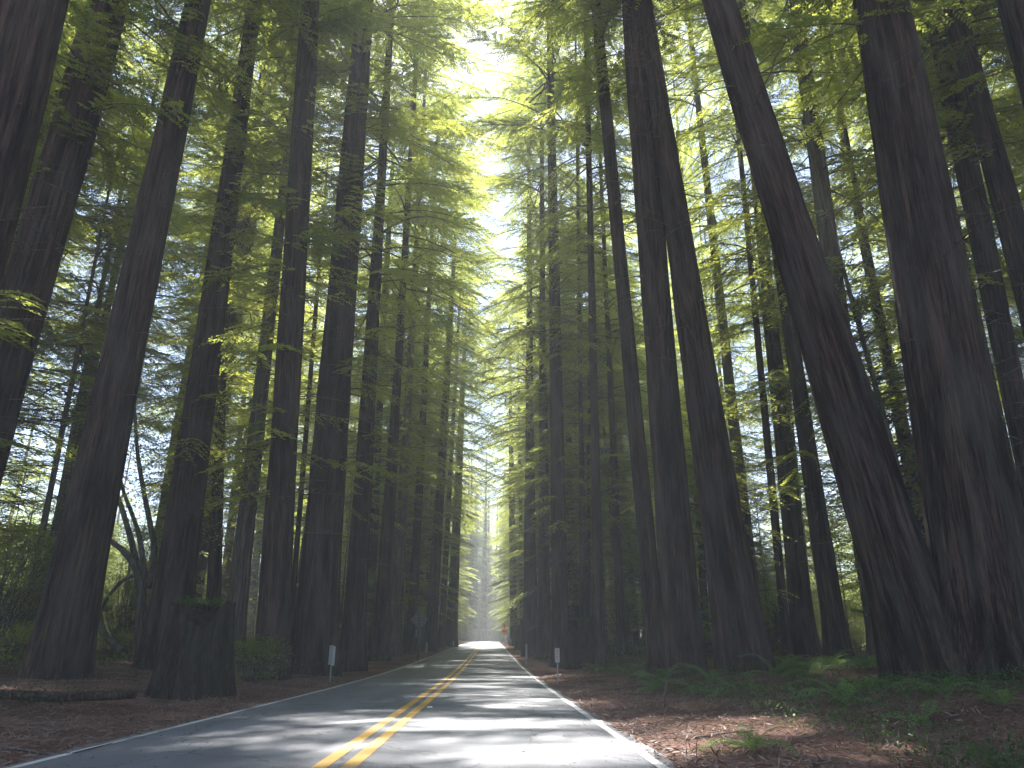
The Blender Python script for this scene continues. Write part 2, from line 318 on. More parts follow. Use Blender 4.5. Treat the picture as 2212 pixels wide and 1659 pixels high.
# ------------------------------------------------------------------ crowns
def rot_z(v, a):
    c, s = np.cos(a), np.sin(a); return np.stack([v[..., 0] * c - v[..., 1] * s, v[..., 0] * s + v[..., 1] * c, v[..., 2]], -1)
def crown(name, seed, h0, h1, rmax, nbr, lf=.13, lw=.04, lowfrac=.35, droop=.09, twig=.3, step=.085, dead=0, dead_h=(5, 20), rise=.12, gaps=.42, m=M_LEAF, bm=M_TWIG, profile=None, side=None):
    g = np.random.default_rng(seed)
    Vt, tt = [], []; bw = MB()
    hs = np.sort(h0 + (h1 - h0) * g.random(nbr) ** .95)
    hs = hs[(vnoise(hs * .55 + seed * 7, hs * 0 + seed) > gaps * 1.1) | (g.random(nbr) < .25)]
    for h in hs:
        a = g.random() * 6.283
        if side is not None and g.random() < .6: a = g.normal(side, .7)
        q = (h - h0) / (h1 - h0)
        L = rmax * (min(1, lowfrac + q * 2.2) if q < .35 else (1 - ((q - .35) / .65) ** 2.2 * .82)) * (.6 + .55 * g.random())
        ns = 7; s = np.linspace(0, L, ns); wob = g.normal(0, .05, ns).cumsum() * .35
        up = rise * (g.normal(1, .8)) + (.25 if q > .6 else 0)
        bz = h + up * s - droop * s ** 2 * (1.1 - .5 * q)
        P = np.stack([s * np.cos(wob), s * np.sin(wob), bz], -1); P = np.stack([P[:, 0], P[:, 1], P[:, 2]], -1)
        bw.tube(rot_z(P, a), np.linspace(.012 + .009 * L, .006, ns), 4)
        bt = g.random()
        # twigs
        tp = np.arange(L * (.18 + .15 * g.random()), L, twig * (.8 + .4 * g.random()))
        if len(tp) == 0: continue
        for sd_ in (-1, 1):
            s0 = tp + g.normal(0, .05, len(tp)); s0 = np.clip(s0, 0, L)
            base = np.stack([np.interp(s0, s, P[:, k]) for k in range(3)], -1)
            tl = (.35 + .95 * np.sin(np.clip(s0 / L, 0, 1) * 2.6) ) * (.6 + .6 * g.random(len(tp))) * min(1, L / 3.2)
            ang = sd_ * (.95 - .35 * s0 / L) + g.normal(0, .18, len(tp))
            dz = -.18 - .25 * g.random(len(tp))
            nk = max(2, int(1.15 / step)); kk = (np.arange(nk) + .5)[None] * step
            ok = kk < tl[:, None]
            D = np.stack([np.cos(ang), np.sin(ang), dz], -1)
            sag = np.zeros((len(tp), nk, 3)); sag[..., 2] = -.22 * kk ** 2
            B = base[:, None] + D[:, None] * kk[..., None] + sag
            for s2 in (-1, 1):
                an = ang[:, None] + s2 * (.75 + .25 * g.random((len(tp), nk)))
                ld = np.stack([np.cos(an), np.sin(an), dz[:, None] * .7 + g.normal(0, .22, an.shape)], -1)
                pl = np.stack([-np.sin(an), np.cos(an), g.normal(0, .35, an.shape)], -1)
                ll = (lf * (.7 + .6 * g.random(an.shape)) * (1 - .35 * (kk / (tl[:, None] + .01)) ** 2))[..., None]
                a0 = B - ld * .01; a1 = B + ld * ll * .55 + pl * lw; a2 = B + ld * ll
                a3 = B + ld * ll * .5 - pl * lw
                Q = np.stack([a0, a1, a2, a3], 2)[ok]
                Vt.append(rot_z(Q.reshape(-1, 3), a)); tt.append(np.full(len(Q) * 4, np.clip(bt + g.normal(0, .08), 0, 1)))
    V = np.vstack(Vt); T = np.concatenate(tt); F = np.arange(len(V)).reshape(-1, 4)
    # keep leaf blades as single kites: two triangles each
    fo = mesh_np(name, V, F, m, False, T)
    for _ in range(dead):
        h = g.uniform(*dead_h); a = g.random() * 6.283; L = g.uniform(.8, 4.2); s = np.linspace(0, L, 6)
        P = np.stack([s, np.cumsum(g.normal(0, .06, 6)), h + g.normal(.0, .15) * s - .07 * s ** 2 * g.random()], -1)
        bw.tube(rot_z(P, a), np.linspace(.022, .005, 6), 4)
        for _k in range(3):
            q = g.integers(2, 5); d = np.array([.5, g.choice([-1, 1]) * .7, g.normal(-.1, .2)]) * g.uniform(.3, .8)
            bw.tube(rot_z(np.array([P[q], P[q] + d * .5 + [0, 0, .02], P[q] + d]), a), [.009, .006, .003], 3)
    br = bw.mesh(name + '_wood', bm)
    return fo, br

TALL = [crown('tall_foliage', 11 + i, 15 + 2 * i, 66, 6.6, 230, lf=.14, lw=.032, step=.085, dead=26, dead_h=(7, 24)) for i in range(4)]
LOW = [crown('mid_foliage', 31 + i, 8 + 1.5 * i, 52, 5.8, 240, lf=.14, lw=.032, step=.085, dead=22, dead_h=(4, 14)) for i in range(4)]
SAP = [crown('sapling_foliage', 51 + i, 1.0, 11 + i, 2.4, 120, lf=.12, lw=.032, step=.08, lowfrac=.7, droop=.06, twig=.24, rise=.2) for i in range(3)]
SPRIG = [crown('sprig_foliage', 61 + i, 6, 26, 3.0, 80, lf=.13, lw=.035, step=.085, lowfrac=.8, droop=.12, gaps=.6, dead=60, dead_h=(5, 26)) for i in range(3)]

def broad(name, seed, H, W, nclump, per, lf=.085, m=M_BROAD, stems=6):
    g = np.random.default_rng(seed); bw = MB(); Vt, tt = [], []
    for c in range(nclump):
        a = g.random() * 6.283; r = W * math.sqrt(g.random()); z = H * (.12 + .88 * g.random() ** .8); r *= (.45 + .75 * math.sin(min(3.0, z / H * 2.8 + .3)))
        ctr = np.array([r * math.cos(a), r * math.sin(a), z]); sz = g.uniform(.25, .6) * (H / 5) ** .4
        p = g.normal(0, 1, (per, 3)) * np.array([sz, sz, sz * .35]); p[:, 2] -= .12 * np.abs(p[:, 0])
        p += ctr
        d = g.normal(0, 1, (per, 3)); d[:, 2] = d[:, 2] * .4 - .25; d /= np.linalg.norm(d, axis=1)[:, None]
        q = np.cross(d, g.normal(0, .35, (per, 3)) + [0, 0, 1]); q /= np.linalg.norm(q, axis=1)[:, None] + 1e-6
        L = lf * (.6 + .8 * g.random((per, 1)))
        Q = np.stack([p, p + d * L * .5 + q * L * .36, p + d * L, p + d * L * .5 - q * L * .36], 1)
        Vt.append(Q.reshape(-1, 3)); tt.append(np.full(per * 4, np.clip(g.random(), 0, 1)))
        if c % 3 == 0:
            b0 = np.array([g.normal(0, .12), g.normal(0, .12), -.1]); mid = ctr * np.array([.35, .35, .55]) + g.normal(0, .15, 3)
            bw.tube([b0, (b0 + mid) / 2 + g.normal(0, .05, 3), mid, (mid + ctr) / 2 + [0, 0, .1], ctr], [.035, .03, .022, .014, .005], 5)
    V = np.vstack(Vt)
    return mesh_np(name, V, np.arange(len(V)).reshape(-1, 4), m, False, np.concatenate(tt)), bw.mesh(name + '_wood', M_TWIG)
BACK = [crown('background_foliage', 41 + i, 2.5 + i, 44, 5.0, 230, lf=.17, lw=.042, step=.1, lowfrac=.8, dead=0) for i in range(3)]
HIGH = [crown('high_foliage', 21 + i, 27 + 2 * i, 68, 6.2, 190, lf=.15, lw=.035, step=.09, dead=60, dead_h=(11, 32)) for i in range(3)]
BUSH = [broad('leafy_bush', 71 + i, 4.5 + i, 2.4, 130, 150, lf=.062) for i in range(3)]
LOWBUSH = [broad('low_bush', 81 + i, 1.3, .9, 55, 110, lf=.045) for i in range(3)]

TR = [trunk_mesh('redwood_trunk', .5, .12, 1.0 * 58, M_BARK, 101 + i, seg=30, rings=36, bend=.15) for i in range(4)]
TRG = [trunk_mesh('grey_trunk', .5, .12, 58, M_BARKG, 121 + i, seg=24, rings=30, bend=.35, flare=.3) for i in range(2)]
TRS = [trunk_mesh('sapling_trunk', .08, .012, 12, M_BARKG, 131 + i, seg=9, rings=18, bend=.12, flare=.2) for i in range(2)]

rnd = random.Random(4)
def add_crown(e, kind, rz, sxy=1., sz=1.):
    fo, br = kind
    for me, nm in ((fo, 'foliage'), (br, 'branches')):
        o = obj(nm, me, e, kind='stuff'); o.rotation_euler = (0, 0, rz); o.scale = (sxy, sxy, sz)

# ------------------------------------------------------------------ hero trees, each where it stands in the photograph
occupied = []
def hero(Y, a, b, label, H=58, crowns=(), m=None, flare=.5, seg=64, rings=90, group=None, bend=.0, name='redwood_tree', lobes=7, cat='tree'):
    Pa, ta = at(a[0], a[1], Y); Pb, tb = at(b[0], b[1], Y)
    d = (Pb - Pa); d.normalize()
    g0 = Pa.copy()
    for _ in range(4): g0 = Pa + d * ((float(gz(g0.x, Y)) - Pa.z) / d.z)
    ra, rb = a[2] * .86 * ta / FPX / 2, b[2] * .88 * tb / FPX / 2
    ha, hb = (Pa - g0).length, (Pb - g0).length
    sl = (ra - rb) / (hb - ha); r0 = min(ra + sl * ha, ra * 1.2); r1 = .12
    prof = [(0, r0), (ha, ra), (hb, rb), (H, min(r1, rb * .5))] if ha > .3 else [(0, r0), (hb, rb), (H, min(r1, rb * .5))]
    e = empty(name, g0); e.rotation_mode = 'QUATERNION'; e.rotation_quaternion = Vector((0, 0, 1)).rotation_difference(d)
    sd_ = int(abs(a[0]) * 7 + Y) % 900
    if Y <= 30 and seg == 64: seg = 120
    tm = trunk_mesh('trunk', r0, r1, H, m or M_BARK, sd_, seg=seg, rings=rings, flare=flare, bend=bend, lobes=lobes, prof=prof)
    obj('trunk', tm, e)
    for (k, sxy, sz) in crowns: add_crown(e, k, rnd.random() * 6.28, sxy * (1.17 if Y >= 38 and k not in SPRIG else 1), sz)
    tag(e, label, cat, group); occupied.append((g0.x, Y, r0 * 1.6 + .6)); return e
T, L_, S_, P_, H_ = TALL, LOW, SAP, SPRIG, HIGH
HG = 'redwood trunks lining the road'
hero(14, (-110, 700, 160), (30, 150, 150), 'huge dark trunk leaving the frame, leftmost of all the trees', crowns=[(T[1], 1.1, 1)], group=HG)
hero(22, (60, 620, 100), (200, 130, 88), 'broad shadowed trunk behind feathery drooping twigs, second tree from the left edge', crowns=[(T[0], 1.1, .95), (P_[0], 1.3, 1)], group=HG)
hero(22, (152, 1300, 118), (365, 300, 68), 'thick dark trunk left of the arching bare stems, flared wide at its foot', crowns=[(T[3], .8, 1)], group=HG, flare=.35)
hero(30, (380, 1250, 88), (510, 300, 42), 'brown trunk standing directly behind the big broken stump', crowns=[(H_[0], 1, .85), (P_[1], 1, 1.15)], group=HG)
hero(38, (463, 1250, 32), (485, 700, 14), 'slender dark trunk rising just above the top of the big broken stump', H=30, crowns=[(P_[2], .9, 1)], group=HG)
hero(36, (524, 1193, 46), (625, 300, 20), 'narrow pale trunk between the big stump and the mossy brown trunk', crowns=[(P_[0], 1, 1.3), (T[0], .9, .9)], m=M_BARKG, group=HG)
hero(27, (600, 1193, 70), (665, 100, 46), 'brown trunk in front of which green sprays hang, right of the big stump', crowns=[(H_[1], 1.0, .9), (P_[1], 1.1, 1)], group=HG)
hero(42, (646, 1120, 13), (690, 570, 9), 'pole-thin dark trunk left of the wide pale trunk by the reflector post', H=34, crowns=[(P_[2], .9, 1)], group=HG, seg=20)
hero(31, (695, 1200, 90), (765, 300, 54), 'widest left trunk, hazy and pale, right behind the white reflector post', crowns=[(H_[2], 1.1, .85), (P_[0], 1.1, 1.1)], group=HG, flare=.55)
hero(38, (772, 1250, 50), (820, 450, 22), 'dark straight trunk just right of the widest hazy trunk', crowns=[(L_[0], 1.1, 1.15)], group=HG)
hero(50, (832, 1242, 34), (856, 850, 20), 'green-tinged trunk left of the back of the diamond sign, nearest of its row', crowns=[(L_[1], 1.1, 1.2)], group=HG)
hero(60, (861, 1242, 28), (885, 800, 17), 'grey trunk next left of the trunk beside the diamond sign back', crowns=[(L_[2], 1.1, 1.2)], m=M_BARKG, group=HG)
hero(68, (896, 1242, 22), (912, 930, 16), 'trunk standing directly behind the diamond sign seen from its back', crowns=[(L_[3], 1.1, 1.2)], group=HG)
hero(80, (941, 1211, 25), (960, 900, 18), 'stout trunk right of the diamond sign back, its foot near the road edge', crowns=[(L_[0], 1.2, 1.2)], group=HG)
hero(98, (962, 1220, 14), (974, 1000, 10), 'thin trunk squeezed between two stout ones at the far left verge', crowns=[(L_[1], 1.1, 1.1)], group=HG, seg=24)
hero(110, (981, 1242, 24), (997, 891, 13), 'last trunk on the left before the road crests, leaning slightly rightward', crowns=[(L_[2], 1.2, 1.2)], group=HG)
hero(115, (1108, 1242, 16), (1106, 1100, 14), 'far trunk touching the orange diamond signs on the right verge', crowns=[(L_[3], 1.1, 1.2)], group=HG)
hero(108, (1126, 1242, 9), (1124, 1100, 8), 'thin far trunk just right of the one by the orange signs', crowns=[(L_[0], 1, 1.1)], group=HG, seg=24)
hero(64, (1145, 1242, 31), (1144, 851, 17), 'ridged sunlit-edged trunk on the right verge behind the second reflector post', crowns=[(L_[1], 1.1, 1.2)], group=HG)
hero(58, (1175, 1242, 28), (1174, 1051, 22), 'trunk between the ridged verge trunk and the one behind the three-dot marker', crowns=[(L_[2], 1, 1.25)], group=HG)
hero(42, (1209, 1250, 38), (1196, 531, 25), 'tall dark trunk directly behind the three-dot marker post', crowns=[(T[3], 1.0, .85), (P_[1], 1, 1.2)], group=HG)
hero(48, (1259, 1211, 15), (1254, 851, 10), 'thin trunk rising behind the low dark stump right of the three-dot marker', crowns=[(P_[0], 1, 1.3)], group=HG, seg=24)
hero(52, (1271, 1211, 9), (1272, 900, 7), 'thinnest pole tight beside the trunk behind the low dark stump', H=36, crowns=[(P_[2], .8, 1)], group=HG, seg=16)
hero(36, (1290, 1171, 24), (1272, 350, 13), 'slim straight trunk in front of the low dark stump', crowns=[(L_[3], .8, 1.25)], group=HG, seg=40)
hero(50, (1330, 1091, 18), (1305, 531, 10), 'reddish slender trunk right of the slim straight one', crowns=[(L_[0], .9, 1.2)], group=HG, seg=32)
hero(28, (1382, 1011, 40), (1310, 250, 27), 'dark smooth trunk leaning left against the great grooved double trunk', crowns=[(H_[0], 1, .95)], group=HG)
hero(25, (1468, 1282, 84), (1386, 250, 60), 'great grooved grey-brown trunk, first big one right of the road', crowns=[(H_[1], 1.1, .9)], group=HG, flare=.25)
hero(24.5, (1573, 1216, 104), (1428, 250, 46), 'second big trunk right of the road with pale vertical streaks', crowns=[(H_[2], 1, .9)], group=HG, flare=.25)
hero(16.5, (1922, 1180, 146), (1615, 200, 82), 'massive trunk leaning steeply left with pale peeling patches', crowns=[(H_[0], 1.1, 1)], group=HG)
hero(16, (2114, 1191, 200), (1946, 250, 132), 'most massive dark trunk near the right edge, straight and deep furrowed', crowns=[(T[0], 1.1, 1)], group=HG)
hero(24, (2200, 900, 52), (2062, 225, 48), 'trunk partly hidden behind the most massive one, on its right', crowns=[(L_[1], 1.0, 1.25)], group=HG)
hero(21, (2202, 550, 62), (2056, 0, 42), 'dark leaning trunk close to the right frame edge', crowns=[(T[1], 1, .95)], group=HG)
hero(19, (2270, 300, 70), (2185, 0, 60), 'trunk cut by the upper right corner of the frame', crowns=[(T[2], 1, 1)], group=HG)
hero(45, (1596, 1011, 28), (1536, 475, 19), 'pale middle-distance trunk right of the streaked big trunk', crowns=[(L_[2], .8, 1.2)], m=M_BARKG, group=HG, seg=32)
hero(40, (1652, 891, 17), (1608, 425, 12), 'slender dark trunk between the streaked big trunk and the leaning one', crowns=[(L_[3], .8, 1.1)], group=HG, seg=28)
hero(32, (1800, 600, 44), (1742, 175, 34), 'grey trunk seen behind the steeply leaning one, upper half only', crowns=[(L_[0], .9, 1.25)], m=M_BARKG, group=HG)
hero(42, (1698, 1011, 42), (1650, 551, 26), 'brown trunk left of the steeply leaning one at its mid height', crowns=[(L_[1], .9, 1.2)], group=HG)
hero(35, (1775, 1171, 46), (1720, 800, 34), 'dark trunk whose foot shows just left of the leaning giant', crowns=[(P_[0], 1.2, 1.2), (T[3], .9, .9)], group=HG)
hero(50, (1716, 1000, 12), (1694, 731, 10), 'pole-thin trunk among ferny sprays in the right mid forest', H=40, crowns=[(P_[1], 1, 1.1)], group=HG, seg=16)
hero(30, (1962, 1091, 13), (1882, 800, 12), 'thin leaning young trunk in the bright gap between the two giants', H=26, crowns=[(P_[2], 1, .8), (S_[0], 1.2, 1.6)], m=M_BARKG, group=HG, seg=18)
hero(38, (1985, 950, 28), (1950, 650, 24), 'pale trunk just left of the most massive one, inside the bright gap', crowns=[(L_[2], .8, 1.1)], m=M_BARKG, group=HG, seg=32)

# ------------------------------------------------------------------ forest behind, tree by tree
LAND = [(-60, 'beyond the leftmost huge trunk'), (60, 'left of the thick flared trunk'), (215, 'behind the thick flared trunk at left'), (300, 'above the arching bare stems'), (400, 'behind the big broken stump'),
        (505, 'right of the big broken stump'), (590, 'left of the widest hazy trunk'), (690, 'behind the widest hazy trunk'), (780, 'beside the dark trunk past the reflector post'), (850, 'left of the diamond sign back'),
        (935, 'right of the diamond sign back'), (1000, 'where the left edge line ends'), (1055, 'over the end of the road'), (1110, 'by the orange signs'), (1165, 'behind the ridged verge trunk'),
        (1225, 'behind the three-dot marker'), (1290, 'past the low dark stump'), (1345, 'right of the low dark stump'), (1410, 'left of the great grooved trunk'), (1490, 'behind the great grooved trunk'),
        (1580, 'behind the streaked big trunk'), (1680, 'right of the streaked big trunk'), (1790, 'left of the leaning giant'), (1890, 'behind the leaning giant'), (1985, 'between the two right-hand giants'), (2120, 'behind the most massive trunk'), (2260, 'beyond the most massive trunk')]
def spot(x, y, z):
    t = y * _cp + (z - CAM_Z) * _sp
    px = 1106 + x / max(t, 1) * FPX
    return min(LAND, key=lambda q: abs(q[0] - px))[1]
def far_word(y): return 'nearer' if y < 60 else 'mid-distant' if y < 110 else 'distant'
def free(x, y, r):
    return all((x - a) ** 2 + (y - b) ** 2 > (r + c) ** 2 for a, b, c in occupied)
g = np.random.default_rng(77)
def fill(n, xr, yr, mind, label_l, label_r, grp, scl=(.8, 1.9), kinds=None, hsc=(.75, 1.05), low=.5, edge=0):
    made = tries = 0
    while made < n and tries < n * 60:
        tries += 1
        y = g.uniform(*yr); off = g.uniform(*xr) * (1 if g.random() < .5 else -1); x = float(xc(y)) + off
        if abs(off) > 29 and 50 < y < 104 and abs(off) < 56: continue   # sunny clearings beyond the first rows
        # keep clear views that the photograph shows open: stay outside the camera's near cone
        if not free(x, y, mind): continue
        dd = g.uniform(*scl); tm = (TRG if g.random() < .25 else TR); tm = tm[g.integers(len(tm))]
        e = empty('redwood_tree', (x, y, float(gz(x, y)))); e.rotation_euler = (g.normal(0, .012), g.normal(0, .015), 0)
        o = obj('trunk', tm, e); hs = g.uniform(*hsc); o.scale = (dd, dd, hs); o.rotation_euler = (0, 0, g.random() * 6.28)
        k = (kinds or (LOW if g.random() < low else TALL)); k = k[g.integers(len(k))]
        add_crown(e, k, g.random() * 6.28, g.uniform(.85, 1.15) * (1.25 if abs(off) < 11 and y > 50 else 1), hs * g.uniform(.95, 1.1))
        lab = far_word(y) + ' ' + ('stout ' if dd > 1.15 else 'slim ' if dd < .7 else '') + ('grey-barked' if tm in TRG else 'brown-barked') + (' leafy' if k in BACK else '') + ' redwood ' + spot(x, y, 1.)
        tag(e, lab, 'tree', grp + (' on the left' if off < 0 else ' on the right') + ', ' + lab); occupied.append((x, y, mind * .5)); made += 1
hero(226, (1045, 1340, 13), (1046, 1280, 12), 'hazy far trunk standing where the road seems to end', crowns=[(BACK[0], 1.2, 1.3)], group=HG, seg=24)
hero(222, (1019, 1340, 14), (1019, 1280, 13), 'hazy far trunk left of the one where the road seems to end', crowns=[(BACK[1], 1.2, 1.3)], group=HG, seg=24)
fill(34, (7.5, 10.5), (118, 290), 3.2, 'far redwood in the hazy row where the road disappears, left verge', 'far redwood in the hazy row where the road disappears, right verge', 'far redwoods along the road', kinds=BACK + LOW[:2])
fill(18, (10, 22), (180, 330), 3, 'far redwood in the hazy row where the road disappears, left verge', 'far redwood in the hazy row where the road disappears, right verge', 'far redwoods along the road', kinds=BACK)
fill(16, (7.2, 9.5), (52, 118), 2.4, 'slender redwood filling the roadside row among others alike, left verge', 'slender redwood filling the roadside row among others alike, right verge', 'redwoods filling the roadside row', kinds=BACK + LOW[:2], scl=(.6, 1.2))
fill(44, (9, 27), (34, 110), 1.6, 'pole-slim young redwood among many alike between the big trunks left of the road', 'pole-slim young redwood among many alike between the big trunks right of the road', 'slim redwoods between the big trunks', scl=(.3, .65), hsc=(.5, .9), kinds=SPRIG + LOW)
fill(64, (11, 42), (40, 175), 2.4, 'one of many alike background redwoods deep in the forest left of the road', 'one of many alike background redwoods deep in the forest right of the road', 'background redwoods deep in the forest', low=.6, scl=(.6, 1.5))
fill(26, (24, 42), (14, 44), 2.6, 'one of many alike background redwoods deep in the forest left of the road', 'one of many alike background redwoods deep in the forest right of the road', 'background redwoods deep in the forest', low=.5, scl=(.6, 1.3))

def saplings(n, xr, yr, meshes, name, lab, cat, grp, sc, stems=None, mind=1.0, kinds=None):
    made = tries = 0
    while made < n and tries < n * 60:
        tries += 1
        y = g.uniform(*yr); off = g.uniform(*xr) * (1 if g.random() < .5 else -1); x = float(xc(y)) + off
        if name == 'low_bush' and 0 < off < 12 and y < 44: continue
        if not free(x, y, mind): continue
        s = g.uniform(*sc); e = empty(name, (x, y, float(gz(x, y)) - .03))
        fo, br = meshes[g.integers(len(meshes))]; rz = g.random() * 6.28; s2 = s * g.uniform(.85, 1.2)
        o = obj('foliage', fo, e, kind='stuff'); o.rotation_euler = (0, 0, rz); o.scale = (s2, s2, s)
        o = obj('stems' if stems is None else 'branches', br, e, kind='stuff'); o.rotation_euler = (0, 0, rz); o.scale = (s2, s2, s)
        if stems: o = obj('trunk', stems[g.integers(len(stems))], e); o.scale = (s, s, s)
        side = 'left' if off < 0 else 'right'
        lb = far_word(y) + (' large ' if s > (sc[0] + sc[1]) / 2 else ' small ') + lab + ' ' + spot(x, y, 1.); tag(e, lb, cat, grp + ' ' + side + ' of the road, ' + lb); occupied.append((x, y, .5 * mind)); made += 1
fill(40, (62, 105), (30, 230), 2.4, 'one of many alike leafy trees closing the forest left of the road', 'one of many alike leafy trees closing the forest right of the road', 'leafy trees closing the forest', scl=(.5, .9), hsc=(.5, .85), kinds=BACK)
fill(30, (22, 50), (22, 50), 2.2, '', '', 'leafy trees closing the forest', scl=(.5, 1.), hsc=(.7, 1.0), kinds=BACK + LOW)
fill(36, (20, 60), (24, 240), 2.4, 'one of many alike leafy trees closing the forest left of the road', 'one of many alike leafy trees closing the forest right of the road', 'leafy trees closing the forest', scl=(.5, .9), hsc=(.5, .85), kinds=BACK)
saplings(34, (9, 32), (34, 120), SAP, 'young_redwood', 'feathery young redwood', 'tree', 'young understory redwoods', (.6, 1.5), TRS, 1.6)
saplings(110, (12, 62), (34, 150), BUSH, 'understory_bush', 'backlit leafy bush', 'bush', 'backlit leafy bushes', (.7, 1.7), None, 1.8)
saplings(60, (26, 60), (44, 125), BUSH, 'understory_bush', 'backlit leafy bush', 'bush', 'backlit leafy bushes', (1.0, 2.4), None, 1.8)
saplings(46, (5.5, 26), (190, 320), BUSH, 'far_bush', 'bright leafy bush', 'bush', 'far bushes where the road disappears', (.9, 2.2), None, 1.5)
for k in range(26):
    y = 232 + 2.4 * k; x = -.036 * y + g.uniform(-9, 9)
    if abs(x - float(xc(y))) < 6.0: continue
    e = empty('far_bush', (x, y, float(gz(x, y)) - .1)); fo, br = BUSH[k % 3]; sc_ = g.uniform(1.3, 2.3)
    for me, nm in ((fo, 'foliage'), (br, 'stems')):
        o = obj(nm, me, e, kind='stuff'); o.scale = (sc_, sc_, sc_); o.rotation_euler = (0, 0, k * 1.3)
    tag(e, 'sunlit leafy bush closing the view at the very end of the road', 'bush', 'sunlit bushes closing the end of the road')
for k in range(12):
    y = 240 + 6 * k; x = -.036 * y + (-1) ** k * g.uniform(1, 9)
    if abs(x - float(xc(y))) < 6.5: continue
    e = empty('redwood_tree', (x, y, float(gz(x, y)))); o = obj('trunk', TR[k % 4], e); o.scale = (1.5, 1.5, .9)
    add_crown(e, BACK[k % 3], k * 1.1, 1.3, 1.2)
    tag(e, 'hazy dark redwood closing the view at the very end of the road', 'tree', 'redwoods closing the end of the road')
saplings(40, (5.6, 20), (18, 110), LOWBUSH, 'low_bush', 'low green bush', 'bush', 'low bushes on the forest floor', (.5, 1.2), None, .6)

for px, Y, sc_, lab in ((30, 33, 1.1, 'bright bush at the far left edge behind the leftmost trunks'), (-30, 30, 1.2, 'bush cut by the left frame edge'), (110, 46, 1.4, 'backlit bush seen left of the arching bare stems'),
                        (255, 52, 1.6, 'glowing leafy bush right behind the arching bare stems'), (330, 60, 1.5, 'glowing bush between the arching stems and the big stump'), (1975, 44, 1.5, 'glowing bush low in the bright gap between the two giants'),
                        (1700, 46, 1.0, 'bush behind the sunlit patch left of the leaning giant'), (1345, 60, 1.0, 'bush right of the slim straight trunk'), (800, 62, 1.0, 'small bush seen past the dark straight trunk on the left')):
    P, _ = at(px, 1400, Y); e = empty('understory_bush', (P.x, Y, float(gz(P.x, Y)) - .05)); fo, br = BUSH[int(Y) % 3]
    for me, nm in ((fo, 'foliage'), (br, 'stems')):
        o = obj(nm, me, e, kind='stuff'); o.scale = (sc_, sc_, sc_); o.rotation_euler = (0, 0, px * .7)
    tag(e, lab, 'bush', None)
# ------------------------------------------------------------------ leaning multi-stemmed broadleaf tree on the left
def maple():
    Y = 33.0
    root, _ = at(300, 1400, Y); root.z = float(gz(root.x, Y)); e = empty('leaning_maple', root)
    paths = [([(300, 1420), (308, 1300), (300, 1235), (270, 1190), (226, 1160), (160, 1120)], (.26, .05), 0),
             ([(305, 1290), (296, 1215), (268, 1110), (228, 1000), (205, 900)], (.17, .07), .6),
             ([(318, 1270), (338, 1200), (314, 1080), (296, 980), (290, 860)], (.15, .06), -.6),
             ([(315, 1250), (300, 1150), (262, 1050), (250, 960)], (.13, .05), 1.2),
             ([(302, 1236), (262, 1255), (232, 1290), (214, 1330)], (.09, .06), 0),
             ([(214, 1326), (222, 1365), (246, 1392), (262, 1405)], (.13, .16), 0)]
    g2 = np.random.default_rng(9)
    for pts, (r0, r1), dy in paths:
        W = []
        for i, (px, py) in enumerate(pts):
            p, _ = at(px, py, Y + dy * i * .5); W.append(np.array(p - root))
        W = np.array(W); n = len(W); t = np.linspace(0, n - 1, 22)
        Wi = np.stack([np.interp(t, range(n), W[:, k]) for k in range(3)], -1)
        for _ in range(3): Wi[1:-1] = (Wi[:-2] + 2 * Wi[1:-1] + Wi[2:]) / 4
        b = MB(); b.tube(Wi, np.linspace(r0, r1, 22), 10, .15, g2); obj('stem', b.mesh('stem', M_BARKG), e)
    fo, _b = broad('maple_leaves', 99, 9, 4.0, 120, 110, lf=.1)
    o = obj('leaves', fo, e, (-1.0, 2.0, 4.5), kind='stuff')
    tag(e, 'leaning bare-stemmed tree with arching trunks against the bright leaves', 'tree'); occupied.append((root.x, Y, 1.2))
maple()

# ------------------------------------------------------------------ stumps
def stump(px, py_top, wpx, Y, lab, seed):
    P, t = at(px, py_top, Y); gzv = float(gz(P.x, Y)); r = wpx * t / FPX / 2; H = P.z - gzv
    e = empty('broken_stump', (P.x, Y, gzv))
    obj('trunk', trunk_mesh('stump_trunk', r * .95, r * .9, H, M_STUMP, seed, seg=110, rings=50, flare=.38, broken=.26 * H), e)
    g3 = np.random.default_rng(seed); Vt = []; tt = []
    n = 900; a = g3.random(n) * 6.283; rr = r * (.4 + .5 * g3.random(n)); p = np.stack([rr * np.cos(a), rr * np.sin(a), H - .02 + .05 * g3.normal(0, 1, n)], -1)
    d = g3.normal(0, 1, (n, 3)); d[:, 2] = np.abs(d[:, 2]) * .6; d /= np.linalg.norm(d, axis=1)[:, None]; q = np.cross(d, [0, 0, 1.]); L = .09
    Q = np.stack([p, p + d * L * .5 + q * L * .2, p + d * L, p + d * L * .5 - q * L * .2], 1).reshape(-1, 3)
    obj('moss', mesh_np('stump_moss', Q, np.arange(len(Q)).reshape(-1, 4), M_COVER, False, g3.random(len(Q))), e, kind='stuff')
    tag(e, lab, 'stump', 'broken stumps'); occupied.append((P.x, Y, r * 1.5))
stump(440, 1300, 128, 18.5, 'big broken dark stump with a fuzzy top near the left edge line', 7)
stump(1258, 1338, 66, 39, 'low wide dark stump right of the three-dot marker post', 8)
stump(1125, 1338, 20, 84, 'small far stump beside the road right of the orange signs', 9)

